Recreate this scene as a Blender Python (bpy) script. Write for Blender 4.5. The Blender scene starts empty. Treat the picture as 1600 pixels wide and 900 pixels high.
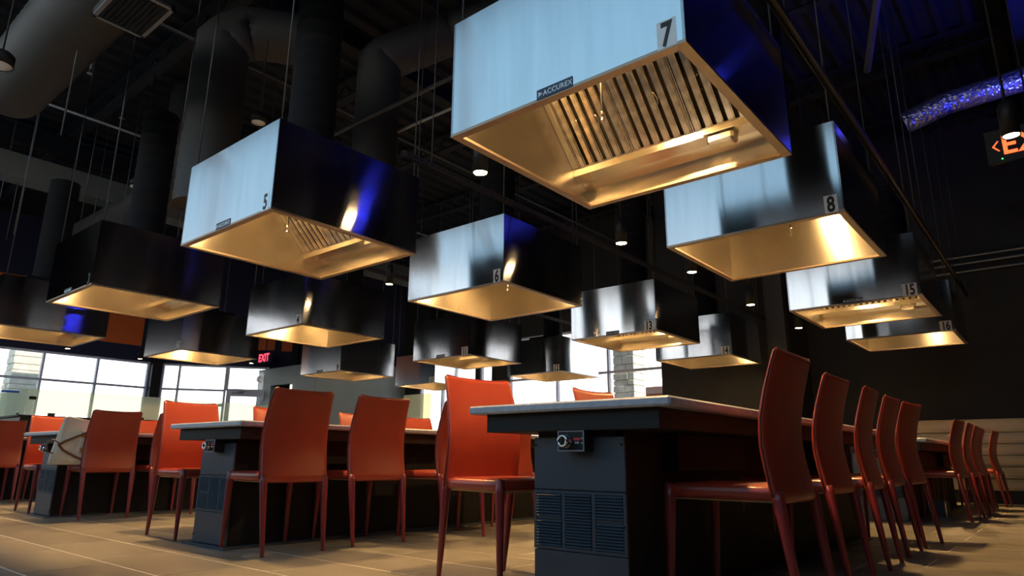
import bpy, math, random
from mathutils import Vector, Matrix
random.seed(7)
sc = bpy.context.scene
COL = sc.collection
R_ = math.radians
PI = math.pi

# ------------------------------------------------------------------ camera
CAM = Vector((0.0, 0.0, 0.545))
FPX = 1037.3
yaw, pitch, roll = R_(-39.6415), R_(14.4433), R_(0.44206)
Fv = Vector((math.sin(yaw)*math.cos(pitch), math.cos(yaw)*math.cos(pitch), math.sin(pitch)))
Rv = Fv.cross(Vector((0, 0, 1))).normalized()
Uv = Rv.cross(Fv)
R2 = Rv*math.cos(roll) + Uv*math.sin(roll)
U2 = -Rv*math.sin(roll) + Uv*math.cos(roll)
cam_d = bpy.data.cameras.new('camera')
cam_d.sensor_width = 36.0
cam_d.lens = FPX/1600*36
cam_d.clip_start = 0.02
cam_o = bpy.data.objects.new('camera', cam_d)
M3 = Matrix((R2, U2, -Fv)).transposed()
cam_o.matrix_world = Matrix.Translation(CAM) @ M3.to_4x4()
COL.objects.link(cam_o)
sc.camera = cam_o

# ------------------------------------------------------------------ world + exposure
w = bpy.data.worlds.new('sky'); sc.world = w; w.use_nodes = True
nt = w.node_tree; nt.nodes.clear()
wo = nt.nodes.new('ShaderNodeOutputWorld'); bg = nt.nodes.new('ShaderNodeBackground')
tc = nt.nodes.new('ShaderNodeTexCoord'); sx = nt.nodes.new('ShaderNodeSeparateXYZ'); cr = nt.nodes.new('ShaderNodeValToRGB')
nt.links.new(tc.outputs['Generated'], sx.inputs[0])
nt.links.new(sx.outputs['Z'], cr.inputs[0])
SKY = [(0.0, (.12, .12, .12)), (0.02, (1.0, .98, .95)), (0.17, (1.0, 1.0, 1.0)), (0.26, (.17, .26, .34)), (0.55, (.135, .25, .345)), (1.0, (.06, .13, .24))]
while len(cr.color_ramp.elements) < len(SKY): cr.color_ramp.elements.new(.5)
for e, (p, c) in zip(cr.color_ramp.elements, SKY):
    e.position = p; e.color = (*c, 1)
nt.links.new(cr.outputs[0], bg.inputs[0]); bg.inputs[1].default_value = 3.8
nt.links.new(bg.outputs[0], wo.inputs[0])
vs = sc.view_settings
vs.view_transform = 'Standard'; vs.look = 'None'; vs.gamma = 1.0; vs.use_curve_mapping = False
vs.exposure = 0.0

sun_d = bpy.data.lights.new('sun', 'SUN'); sun_d.energy = 5.0; sun_d.angle = .01; sun_d.color = (1, .95, .86)
sun_o = bpy.data.objects.new('sun', sun_d); sun_o.rotation_euler = (0, R_(48), 0); COL.objects.link(sun_o)   # shines towards -x, over the roof
HOOD_LAMP = 2100.0      # radiance of the hood lamp lenses
SPOT_LAMP = 60.0
BLUE_W = 42.0

def portal(name, loc, rot, sx_, sy_):
    l = bpy.data.lights.new(name, 'AREA'); l.shape = 'RECTANGLE'; l.size = sx_; l.size_y = sy_
    l.cycles.is_portal = True
    o = bpy.data.objects.new(name, l); o.location = loc; o.rotation_euler = rot; COL.objects.link(o)
portal('daylight_portal', (-6.2, -0.60, 3.5), (R_(-90), 0, 0), 14.4, 4.4)
portal('daylight_portal', (-17.8, 3.5, 1.6), (R_(-90), 0, R_(90)), 7.4, 2.7)
portal('daylight_portal', (-9.0, 12.3, 1.8), (R_(90), 0, R_(0)), 9.4, 3.2)

# ------------------------------------------------------------------ materials
def mat(name, col, rough=.5, metal=0.0, spec=.5, emit=None, estr=0.0, noise=None, bump=None, aniso=0.0, coat=0.0):
    m = bpy.data.materials.new(name); m.use_nodes = True
    n = m.node_tree; b = n.nodes['Principled BSDF']
    b.inputs['Base Color'].default_value = (*col, 1); b.inputs['Roughness'].default_value = rough
    b.inputs['Metallic'].default_value = metal; b.inputs['Specular IOR Level'].default_value = spec
    if coat: b.inputs['Coat Weight'].default_value = coat; b.inputs['Coat Roughness'].default_value = .25
    if emit: b.inputs['Emission Color'].default_value = (*emit, 1); b.inputs['Emission Strength'].default_value = estr
    if noise:                     # (scale, amount, stretch xyz)
        t = n.nodes.new('ShaderNodeTexCoord'); mp = n.nodes.new('ShaderNodeMapping'); ns = n.nodes.new('ShaderNodeTexNoise')
        mp.inputs['Scale'].default_value = noise[2] if len(noise) > 2 else (1, 1, 1)
        ns.inputs['Scale'].default_value = noise[0]; ns.inputs['Detail'].default_value = 4
        mr = n.nodes.new('ShaderNodeMapRange'); mr.inputs['From Min'].default_value = .3; mr.inputs['From Max'].default_value = .7
        mr.inputs['To Min'].default_value = 1-noise[1]; mr.inputs['To Max'].default_value = 1+noise[1]
        mx = n.nodes.new('ShaderNodeVectorMath'); mx.operation = 'SCALE'; mx.inputs[0].default_value = col
        n.links.new(t.outputs['Object'], mp.inputs[0]); n.links.new(mp.outputs[0], ns.inputs[0])
        n.links.new(ns.outputs['Fac'], mr.inputs['Value']); n.links.new(mr.outputs[0], mx.inputs['Scale'])
        n.links.new(mx.outputs[0], b.inputs['Base Color'])
    if bump:                      # (scale, strength, distance, stretch)
        t = n.nodes.new('ShaderNodeTexCoord'); mp = n.nodes.new('ShaderNodeMapping'); ns = n.nodes.new('ShaderNodeTexNoise')
        mp.inputs['Scale'].default_value = bump[3] if len(bump) > 3 else (1, 1, 1)
        ns.inputs['Scale'].default_value = bump[0]; ns.inputs['Detail'].default_value = 1
        bp = n.nodes.new('ShaderNodeBump'); bp.inputs['Strength'].default_value = bump[1]; bp.inputs['Distance'].default_value = bump[2]
        n.links.new(t.outputs['Object'], mp.inputs[0]); n.links.new(mp.outputs[0], ns.inputs[0])
        n.links.new(ns.outputs['Fac'], bp.inputs['Height']); n.links.new(bp.outputs[0], b.inputs['Normal'])
    if aniso:
        b.inputs['Anisotropic'].default_value = aniso
        tg = n.nodes.new('ShaderNodeTangent'); tg.direction_type = 'RADIAL'; tg.axis = 'Z'
        n.links.new(tg.outputs[0], b.inputs['Tangent']); b.inputs['Anisotropic Rotation'].default_value = .25
    return m

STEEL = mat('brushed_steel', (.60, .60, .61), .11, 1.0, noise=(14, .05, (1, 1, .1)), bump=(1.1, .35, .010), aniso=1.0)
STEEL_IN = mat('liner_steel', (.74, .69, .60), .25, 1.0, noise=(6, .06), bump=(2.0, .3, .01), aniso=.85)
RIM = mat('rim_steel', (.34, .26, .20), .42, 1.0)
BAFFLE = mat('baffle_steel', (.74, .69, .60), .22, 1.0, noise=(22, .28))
DARKGAP = mat('filter_dark', (.03, .025, .02), .6)
CHROME = mat('chrome', (.8, .8, .82), .08, 1.0)
GALV = mat('galvanised_pipe', (.30, .31, .33), .4, .8)
RODM = mat('hanger_rod_steel', (.085, .085, .09), .5, .6)
LEATHER = mat('red_leather', (.30, .036, .019), .36, 0, .6, noise=(9, .07), bump=(60, .12, .002))
LEATHER_D = mat('red_leather_legs', (.22, .023, .024), .34, 0, .6)
PIPING = mat('leather_piping', (.14, .016, .012), .4)
CREAM = mat('lining', (.55, .45, .30), .9)
STONE = mat('grey_stone_top', (.36, .40, .47), .42, noise=(45, .16))
BLACKP = mat('black_panel', (.009, .009, .010), .6, 0, .2, noise=(3, .2))
APRON = mat('dark_apron', (.019, .019, .019), .6, 0, .2)
CHAR = mat('charcoal_panel', (.048, .060, .080), .42, noise=(5, .08))
TILE = mat('floor_tile', (.205, .187, .158), .40, 0, .4, noise=(3.0, .16, (.5, 1.5, 1)))
_n = TILE.node_tree; _b = _n.nodes['Principled BSDF']
_oi = _n.nodes.new('ShaderNodeObjectInfo'); _mr = _n.nodes.new('ShaderNodeMapRange'); _mr.inputs['To Min'].default_value = .88; _mr.inputs['To Max'].default_value = 1.1
_sc = _n.nodes.new('ShaderNodeVectorMath'); _sc.operation = 'SCALE'
_src = _b.inputs['Base Color'].links[0].from_socket
_n.links.new(_oi.outputs['Random'], _mr.inputs['Value']); _n.links.new(_src, _sc.inputs[0]); _n.links.new(_mr.outputs[0], _sc.inputs['Scale']); _n.links.new(_sc.outputs[0], _b.inputs['Base Color'])
GROUT = mat('grout', (.80, .76, .68), .8)
CEILM = mat('black_deck', (.010, .0125, .018), .7, 0, .2)
BEAMM = mat('black_joist', (.012, .014, .019), .7, 0, .2)
WALLK = mat('charcoal_wall', (.022, .022, .022), .7, noise=(2, .12))
NAVY = mat('navy_wall', (.016, .018, .06), .7)
ORANGE = mat('orange_panel', (.85, .17, .03), .6)
GREYW = mat('grey_green_wall', (.34, .36, .33), .6, noise=(2, .06))
FRAME = mat('window_aluminium', (.85, .82, .92), .5, .0)
DUCTM = mat('dark_duct', (.036, .034, .031), .6, .1)
BULK = mat('pale_soffit', (.12, .13, .12), .7)
RISER = mat('black_painted_duct', (.008, .008, .009), .8, 0, .15)
FOIL = mat('foil_duct', (.55, .55, .58), .3, .9, bump=(22, 1.0, .03))
BENCH = mat('cream_upholstery', (.50, .44, .33), .5, noise=(4, .06))
BLACKS = mat('satin_black', (.010, .010, .011), .5, 0, .3)
WHITEST = mat('sticker_white', (.75, .76, .76), .5)
INK = mat('ink_black', (.01, .01, .012), .5)
PLATE = mat('plate_navy', (.018, .035, .07), .4)
PLATETX = mat('plate_letters', (.72, .78, .85), .5)
REDL = mat('red_label', (.7, .03, .05), .5)
CANVAS = mat('canvas', (.66, .60, .48), .85, noise=(7, .14), bump=(9, .5, .02))
STRAP = mat('brown_strap', (.16, .06, .028), .5)
OCHRE = mat('ochre_patch', (.35, .22, .07), .7)
STONEB = mat('beige_stone', (.92, .82, .66), .9, noise=(6, .15))
GROUND = mat('concrete_ground', (.32, .31, .29), .9, noise=(1, .1))
BLUET = mat('blue_tape', (.02, .12, .55), .6)
COPPER = mat('terracotta', (.45, .14, .06), .7)
LENS = mat('hood_lamp_glass', (1, .9, .7), .4, emit=(1.0, .60, .23), estr=HOOD_LAMP)
SPOTL = mat('spot_lamp_glass', (1, .9, .7), .4, emit=(1.0, .68, .34), estr=SPOT_LAMP)
EXITR = mat('exit_letters', (.6, .05, .02), .4, emit=(1.0, .09, .02), estr=3.2)
EXITP = mat('exit_letters_pink', (.6, .03, .06), .4, emit=(1.0, .05, .09), estr=3.0)
GREENL = mat('green_led', (.0, .5, .1), .4, emit=(.05, 1, .15), estr=6)
WARMSTRIP = mat('white_strip_light', (1, 1, .95), .4, emit=(1, .95, .85), estr=3)

def glass_mat(name, tint, gloss=.08):
    m = bpy.data.materials.new(name); m.use_nodes = True; n = m.node_tree; n.nodes.clear()
    o = n.nodes.new('ShaderNodeOutputMaterial'); t = n.nodes.new('ShaderNodeBsdfTransparent'); g = n.nodes.new('ShaderNodeBsdfGlossy'); mx = n.nodes.new('ShaderNodeMixShader')
    t.inputs[0].default_value = (*tint, 1); g.inputs['Roughness'].default_value = .03; mx.inputs[0].default_value = gloss
    n.links.new(t.outputs[0], mx.inputs[1]); n.links.new(g.outputs[0], mx.inputs[2]); n.links.new(mx.outputs[0], o.inputs[0])
    return m
GLASS = glass_mat('window_glass', (.96, .97, .97), .05)
def frost_mat(name, col):
    m = bpy.data.materials.new(name); m.use_nodes = True; n = m.node_tree; n.nodes.clear()
    o = n.nodes.new('ShaderNodeOutputMaterial'); t = n.nodes.new('ShaderNodeBsdfTranslucent'); g = n.nodes.new('ShaderNodeBsdfDiffuse'); mx = n.nodes.new('ShaderNodeMixShader')
    r = n.nodes.new('ShaderNodeBsdfRefraction'); r.inputs['IOR'].default_value = 1.0; r.inputs['Roughness'].default_value = .35; m2 = n.nodes.new('ShaderNodeMixShader')
    t.inputs[0].default_value = (*col, 1); g.inputs[0].default_value = (*col, 1); r.inputs[0].default_value = (*col, 1); mx.inputs[0].default_value = .4; m2.inputs[0].default_value = .6
    n.links.new(t.outputs[0], mx.inputs[1]); n.links.new(g.outputs[0], mx.inputs[2]); n.links.new(mx.outputs[0], m2.inputs[1]); n.links.new(r.outputs[0], m2.inputs[2]); n.links.new(m2.outputs[0], o.inputs[0])
    return m
FROST = frost_mat('frosted_glass', (.90, .95, .84))
FROST_Y = frost_mat('amber_frosted_glass', (.92, .84, .62))

# ------------------------------------------------------------------ mesh helpers
class MB:
    def __init__(s): s.v = []; s.f = []; s.sm = []
    def quad(s, *p, smooth=False):
        i = len(s.v); s.v += [tuple(q) for q in p]; s.f.append(tuple(range(i, i+len(p)))); s.sm.append(smooth)
    def box(s, x0, x1, y0, y1, z0, z1):
        i = len(s.v)
        s.v += [(x0,y0,z0),(x1,y0,z0),(x1,y1,z0),(x0,y1,z0),(x0,y0,z1),(x1,y0,z1),(x1,y1,z1),(x0,y1,z1)]
        for f in ((0,3,2,1),(4,5,6,7),(0,1,5,4),(1,2,6,5),(2,3,7,6),(3,0,4,7)): s.f.append(tuple(i+k for k in f)); s.sm.append(False)
        return s
    def cbox(s, x0, x1, y0, y1, z0, z1, c):
        """box with chamfered edges"""
        cx, cy, cz = (x0+x1)/2, (y0+y1)/2, (z0+z1)/2
        hx, hy, hz = (x1-x0)/2, (y1-y0)/2, (z1-z0)/2; c = min(c, hx*.9, hy*.9, hz*.9)
        i = len(s.v); idx = {}
        for sx_ in (-1, 1):
            for sy_ in (-1, 1):
                for sz_ in (-1, 1):
                    for a in range(3):
                        d = [hx, hy, hz]
                        for b in range(3):
                            if b != a: d[b] -= c
                        idx[(sx_, sy_, sz_, a)] = len(s.v)
                        s.v.append((cx+sx_*d[0], cy+sy_*d[1], cz+sz_*d[2]))
        def F(l):
            a, b, cc = (Vector(s.v[k]) for k in l[:3]); n = (b-a).cross(cc-a)
            m = sum((Vector(s.v[k]) for k in l), Vector())/len(l) - Vector((cx, cy, cz))
            if n.dot(m) < 0: l = l[::-1]
            s.f.append(tuple(l)); s.sm.append(False)
        S = (-1, 1)
        for a in range(3):
            o = [b for b in range(3) if b != a]
            for q in S:
                l = []
                for (u, v) in ((-1,-1),(1,-1),(1,1),(-1,1)):
                    k = [0,0,0]; k[a] = q; k[o[0]] = u; k[o[1]] = v; l.append(idx[(*k, a)])
                F(l)
        for a in range(3):           # edges parallel to a
            o = [b for b in range(3) if b != a]
            for u in S:
                for v in S:
                    k0 = [0,0,0]; k0[a] = -1; k0[o[0]] = u; k0[o[1]] = v; k1 = list(k0); k1[a] = 1
                    F([idx[(*k0, o[0])], idx[(*k1, o[0])], idx[(*k1, o[1])], idx[(*k0, o[1])]])
        for x in S:
            for y in S:
                for z in S: F([idx[(x, y, z, 0)], idx[(x, y, z, 1)], idx[(x, y, z, 2)]])
        return s
    def rings(s, rings, caps=True, smooth=True):
        i = len(s.v); n = len(rings[0])
        for r in rings: s.v += [tuple(p) for p in r]
        for k in range(len(rings)-1):
            for j in range(n):
                a = i+k*n+j; b = i+k*n+(j+1) % n
                s.f.append((a, b, b+n, a+n)); s.sm.append(smooth)
        if caps:
            s.f.append(tuple(i+j for j in range(n))[::-1]); s.sm.append(False)
            s.f.append(tuple(i+(len(rings)-1)*n+j for j in range(n))); s.sm.append(False)
        return s
    def tube(s, pts, rad, n=8, closed=False):
        pts = [Vector(p) for p in pts]
        if not hasattr(rad, '__len__'): rad = [rad]*len(pts)
        rs = []; up = None
        for k, p in enumerate(pts):
            d = (pts[min(k+1, len(pts)-1)]-pts[max(k-1, 0)]).normalized()
            if up is None: up = Vector((0, 0, 1)) if abs(d.z) < .9 else Vector((0, 1, 0))
            u = d.cross(up).normalized(); v = u.cross(d).normalized(); up = v
            rs.append([p + (u*math.cos(2*PI*j/n) + v*math.sin(2*PI*j/n))*rad[k] for j in range(n)])
        # orientation: make outward
        s.rings([list(reversed(r)) for r in rs]); return s
    def lathe(s, prof, n=20, c=(0, 0, 0)):
        rs = [[(c[0]+r*math.cos(2*PI*j/n), c[1]+r*math.sin(2*PI*j/n), c[2]+z) for j in range(n)] for r, z in prof]
        s.rings(rs); return s
    def mesh(s, name, m):
        me = bpy.data.meshes.new(name); me.from_pydata(s.v, [], s.f)
        me.materials.append(m)
        me.polygons.foreach_set('use_smooth', s.sm); me.update()
        return me
    def xf(s, M):
        s.v = [tuple(M @ Vector(p)) for p in s.v]; return s
    def build(s, name, m, parent=None, **k):
        o = bpy.data.objects.new(name, s.mesh(name, m)); COL.objects.link(o)
        if parent: o.parent = parent
        for a, b in k.items(): o[a] = b
        return o

def newobj(name, me, parent=None, loc=None, **k):
    o = bpy.data.objects.new(name, me); COL.objects.link(o)
    if parent: o.parent = parent
    if loc: o.location = loc
    for a, b in k.items(): o[a] = b
    return o
def empty(name, loc=(0, 0, 0), rz=0, **k):
    o = bpy.data.objects.new(name, None); o.empty_display_size = .1; o.location = loc; o.rotation_euler = (0, 0, rz); COL.objects.link(o)
    for a, b in k.items(): o[a] = b
    return o
def tag(o, label, cat, group=None):
    o['label'] = label; o['category'] = cat
    if group: o['group'] = group
    return o
KIDS = {}
def children_of(o): return [c for c in bpy.data.objects if c.parent == o]
def snapshot(root):
    """list of (object, parent index) depth first"""
    out = [(root, -1)]
    def rec(o, i):
        for c in children_of(o):
            out.append((c, i)); rec(c, len(out)-1)
    rec(root, 0); return out
def copy_tree(snap, loc=None, rz=None, label=None, skip=()):
    new = []
    for o, pi in snap:
        if pi >= 0 and (new[pi] is None or o.name.split('.')[0] in skip): new.append(None); continue
        c = o.copy(); COL.objects.link(c)
        if pi >= 0: c.parent = new[pi]
        new.append(c)
    r = new[0]
    if loc: r.location = loc
    if rz is not None: r.rotation_euler = (0, 0, rz)
    if label: r['label'] = label
    return r
def text_mesh(s, size, m, bold=0.0, xs=1.0, ext=.0006, align='CENTER', spacing=1.0):
    cu = bpy.data.curves.new('lettering', 'FONT'); cu.body = s; cu.size = size; cu.align_x = align; cu.align_y = 'BOTTOM_BASELINE'
    cu.offset = bold; cu.extrude = ext; cu.space_character = spacing; cu.resolution_u = 3
    ob = bpy.data.objects.new('lettering_tmp', cu); COL.objects.link(ob)
    dg = bpy.context.evaluated_depsgraph_get(); dg.update()
    me = bpy.data.meshes.new_from_object(ob.evaluated_get(dg), depsgraph=dg)
    bpy.data.objects.remove(ob); bpy.data.curves.remove(cu)
    for v in me.vertices: v.co.x *= xs
    me.materials.clear(); me.materials.append(m)
    return me
FRONT = (R_(90), 0, 0)        # text plane facing -y
def tri(mb, pts, y, t=.001):
    a = [(p[0], y, p[1]) for p in pts]; b = [(p[0], y-t, p[1]) for p in pts]
    mb.rings([a, b], smooth=False)

# ------------------------------------------------------------------ room shell
ZC = 6.0
XL, XR, YF, YB = -17.9, 4.2, -0.62, 12.4
def struct(name, mb, m, **k):
    o = mb.build(name, m); o['kind'] = 'structure'
    for a, b in k.items(): o[a] = b
    return o
floor = struct('floor', MB().box(-19.5, XR+.2, YF-.2, YB+.2, -.12, -.0015), GROUT)
def pix(x, y, z):
    d = Vector((x, y, z)) - CAM; q = d.dot(Fv)
    if q < .05: return None
    return 800+FPX*d.dot(R2)/q, 450-FPX*d.dot(U2)/q
TW, TH, GAP = .81, .405, .008
tiles = []
for r in range(0, 33):
    y0 = -0.93 + TH*r - .0
    y0 = 4.37 - TH*13 + TH*r
    if y0 < YF-.1 or y0 > YB: continue
    off = -.72 if (r - 13) % 2 == 0 else -.99
    k0 = int(math.floor((-18.5-off)/TW)); k1 = int(math.ceil((XR-off)/TW))
    for k in range(k0, k1):
        x0 = off + k*TW; xs = [pix(x, y, 0) for x in (x0, x0+TW) for y in (y0, y0+TH)]
        vis = all(p for p in xs) and max(p[0] for p in xs) > -5 and min(p[0] for p in xs) < 1605 and min(p[1] for p in xs) < 905
        d = math.hypot(x0+TW/2, y0+TH/2)
        tiles.append((0 if vis else 1, d, x0, y0))
tiles.sort()
tile_me = MB().cbox(GAP/2, TW-GAP/2, GAP/2, TH-GAP/2, -.0065, 0.0, .0015).mesh('tile', TILE)
rest = MB()
for i, (v, d, x0, y0) in enumerate(tiles):
    if i < 300 and v == 0: newobj('tile', tile_me, floor, (x0, y0, 0))
    else: rest.box(x0+GAP/2, x0+TW-GAP/2, y0+GAP/2, y0+TH-GAP/2, -.0065, 0)
rest.build('tile_field', TILE, floor, kind='stuff')

# ceiling: deck with pleats, joists
ceil = struct('ceiling', MB().box(-19.5, XR+.2, YF-.2, YB+.2, ZC, ZC+.15), CEILM)
pl = MB(); x = -18.0
while x < XR:
    pl.quad((x, YF, ZC), (x+.05, YF, ZC-.06), (x+.05, YB, ZC-.06), (x, YB, ZC))
    pl.quad((x+.05, YF, ZC-.06), (x+.12, YF, ZC-.06), (x+.12, YB, ZC-.06), (x+.05, YB, ZC-.06))
    pl.quad((x+.12, YF, ZC-.06), (x+.17, YF, ZC), (x+.17, YB, ZC), (x+.12, YB, ZC-.06))
    x += .30
pl.build('deck_pleats', CEILM, ceil, kind='stuff')
for y in (1.0, 3.1, 5.2, 7.3, 9.4, 11.5):
    j = MB()
    j.box(-17.9, XR, y-.07, y+.07, ZC-.36, ZC-.33); j.box(-17.9, XR, y-.07, y+.07, ZC-.10, ZC-.06)
    xx = -17.8
    while xx < XR-.4:
        j.tube([(xx, y, ZC-.34), (xx+.25, y, ZC-.08)], .012, 4); j.tube([(xx+.25, y, ZC-.08), (xx+.5, y, ZC-.34)], .012, 4); xx += .5
    j.build('joist', BEAMM, ceil)
for x in (-12.2, -6.05, .25):
    g = MB(); g.box(x-.09, x+.09, YF, YB, ZC-.40, ZC-.375); g.box(x-.012, x+.012, YF, YB, ZC-.65, ZC-.4); g.box(x-.09, x+.09, YF, YB, ZC-.67, ZC-.645)
    g.build('girder', BEAMM, ceil)

def wall_y(name, y0, y1, x0, x1, z0, z1, opens, m):
    """wall lying along x, opens = [(xa, xb, za, zb)]"""
    mb = MB(); xs = sorted(opens); cx = x0
    for xa, xb, za, zb in xs:
        if xa > cx: mb.box(cx, xa, y0, y1, z0, z1)
        if za > z0: mb.box(xa, xb, y0, y1, z0, za)
        if zb < z1: mb.box(xa, xb, y0, y1, zb, z1)
        cx = xb
    if cx < x1: mb.box(cx, x1, y0, y1, z0, z1)
    return mb
def window(name, A, B, z0, z1, mulls, trans, label_frame=None, fw=.05, doors=()):
    """window between plan points A and B"""
    A = Vector((*A, 0)); B = Vector((*B, 0)); L = (B-A).length; ang = math.atan2(B.y-A.y, B.x-A.x)
    e = empty(name, (A.x, A.y, 0), ang, kind='structure')
    xs = [0]+list(mulls)+[L]
    for x in xs:
        a = min(max(x-fw/2, 0), L-fw)
        MB().cbox(a, a+fw, -.05, .05, z0, z1, .006).build('mullion', FRAME, e)
    zs = [z0]+list(trans)+[z1]
    for z in zs:
        a = min(max(z-fw/2, z0), z1-fw)
        MB().cbox(0, L, -.045, .045, a, a+fw, .006).build('transom', FRAME, e)
    for i in range(len(xs)-1):
        for k in range(len(zs)-1):
            MB().box(xs[i]+.01, xs[i+1]-.01, -.004, .004, zs[k]+.01, zs[k+1]-.01).build('pane', GLASS, e)
    return e
# left wall x = XL (window y .3 .. 7.17), angled wall beyond
zt, zw = 2.23, 2.88
mb = MB()
mb.box(XL-.2, XL, YF, .3, 0, ZC); mb.box(XL-.2, XL, .3, 7.17, 0, .12); mb.box(XL-.2, XL, .3, 7.17, zw, ZC); mb.box(XL-.2, XL, 7.17, 7.38, 0, ZC)
wl = struct('wall_left', mb, NAVY)
MB().cbox(XL, XL+.03, 5.88, 6.86, 3.25, 4.5, .005).build('orange_panel', ORANGE, wl)
MB().cbox(XL, XL+.03, 2.6, 4.4, 3.25, 4.5, .005).build('orange_panel', ORANGE, wl)
window('window_1', (XL-.1, .3), (XL-.1, 7.17), .12, zw, [4.07-.3-1.9, 4.87-.3-.02, 5.98-.3], [zt])
P0 = Vector((XL, 7.38, 0)); dA = (Vector((-16.5, 9.3, 0))-P0); LA = dA.length; dA.normalize()
angA = math.atan2(dA.y, dA.x)
LT = (YB-7.38)/dA.y
mb = MB(); mb.box(0, .06, 0, .2, 0, ZC); mb.box(.06, LA+.3, 0, .2, zw, ZC); mb.box(.06, LA*.69, 0, .2, 0, .12); mb.box(LA+.3, LT, 0, .2, 0, ZC)
wa = struct('wall_left_angled', mb, NAVY); wa.location = P0; wa.rotation_euler = (0, 0, angA)
MB().cbox(LA*.9, LA*1.165, -.03, 0, 3.32, 4.5, .005).build('orange_panel', ORANGE, wa)
MB().cbox(LA*1.24, LA*1.62, -.03, 0, 3.32, 4.5, .005).build('orange_panel', ORANGE, wa)
Q = lambda t, o=0: (P0.x+dA.x*t-dA.y*o, P0.y+dA.y*t+dA.x*o)
window('window_2', Q(.06, .1), Q(LA*.69, .1), .12, zw, [LA*.2-.06], [zt])
window('window_3', Q(LA*.69, .1), Q(LA+.3, .1), zt, zw, [], [])
dr = empty('door_1', (*Q(LA*.70, .1), 0), angA, kind='structure')
mb = MB(); dw = LA*.30+.25
mb.box(0, .11, -.03, .03, .02, zt); mb.box(dw-.1, dw, -.03, .03, .02, zt); mb.box(.11, dw-.1, -.03, .03, zt-.14, zt); mb.box(.11, dw-.1, -.03, .03, .02, .25)
mb.build('door_frame', FRAME, dr); MB().box(.11, dw-.1, -.005, .005, .25, zt-.14).build('pane', GLASS, dr)
c = MB(); c.cbox(.12, .42, -.10, -.03, zt-.06, zt, .01); c.tube([(.3, -.09, zt-.03), (.5, -.25, zt-.02)], .012, 6); c.build('door_closer', GALV, dr)
MB().tube([(.14, -.07, .9), (.14, -.07, 1.4)], .014, 8).build('door_handle', GALV, dr)

# back wall y = YB
opens = [(-13.55, -11.89, .12, 3.4), (-11.34, -10.91, .12, 3.4), (-10.39, -4.4, .12, 3.4)]
wb = struct('wall_back', wall_y('', YB, YB+.2, -14.4, XR, 0, ZC, opens, None), WALLK)
window('window_4', (-13.55, YB+.1), (-11.89, YB+.1), .12, 3.4, [.85], [2.40])
window('window_5', (-11.34, YB+.1), (-10.91, YB+.1), .12, 3.4, [], [])
window('window_6', (-10.39, YB+.1), (-4.4, YB+.1), .12, 3.4, [1.43, 2.80, 4.3], [2.39])
struct('wall_back_right', MB().box(-5.68, -3.70, 11.2, 11.4, 0, ZC).box(-3.72, -3.4, 11.15, YB, 0, ZC), WALLK)
struct('trim_4', MB().box(-3.66, -3.36, 11.05, 11.2, 0, ZC), mat('pier_paint', (.06, .06, .058), .6))
for z in (3.47, 3.60, 3.71):
    MB().tube([(-3.7, YB-.06, z), (XR, YB-.06, z)], .018, 6).build('conduit', GALV, wb)
# right and front walls
wr = struct('wall_right', MB().box(XR, XR+.2, YF, YB, 0, ZC), WALLK)
fo = [(-13.4, 1.0, 1.3, 5.7)]
wf = struct('wall_front', wall_y('', YF-.2, YF, -18.1, XR, 0, ZC, fo, None), WALLK)
window('window_7', (-13.4, YF-.1), (1.0, YF-.1), 1.3, 5.7, [2.88, 5.76, 8.64, 11.52], [2.9])
struct('added_sky_blocker', MB().box(-50, 30, -34, -24, -.15, 6.2), GREYW)  # unseen block added to cut the low sky reflected in the hood fronts
# grey box room
mb = MB(); mb.box(-16.75, -16.09, 9.5, 9.65, 0, 2.82); mb.box(-16.09, -15.17, 9.5, 9.65, 2.37, 2.82); mb.box(-15.17, -14.1, 9.5, 9.65, 0, 2.82)
mb.box(-14.25, -14.1, 9.65, YB, 0, 2.98); mb.box(-16.1, -14.25, 9.65, YB-.4, 2.78, 2.84)
gw = struct('wall_back_left', mb, GREYW)
MB().box(-16.0, -15.9, 9.66, 10.2, 0, 2.37).build('reveal', BLACKS, gw)
MB().box(-15.155, -15.10, 9.48, 9.5, 2.10, 2.33).build('door_strip_light', WARMSTRIP, gw)
MB().box(-15.17, -15.08, 9.485, 9.5, 0, 2.08).build('door_casing', mat('casing', (.45, .38, .22), .6), gw)
cb = MB(); cb.box(-15.45, -15.05, 9.0, 9.2, 2.9, ZC); 
st_col = struct('trim_1', MB().box(-15.5, -15.22, 9.66, 9.9, 2.84, ZC).box(-15.12, -14.96, 9.66, 9.9, 2.84, ZC), BLACKS)
struct('trim_2', MB().box(XL, XL+.12, 7.17, 7.38, 0, 4.2), BLACKS)
# soffit along the left side, up high
struct('trim_3', MB().box(-12.7, -12.3, YF, YB, 4.83, 5.22), BULK)
# ground outside
struct('ground', MB().box(-45, 30, -30, 45, -.4, -.15), GROUND)

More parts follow.
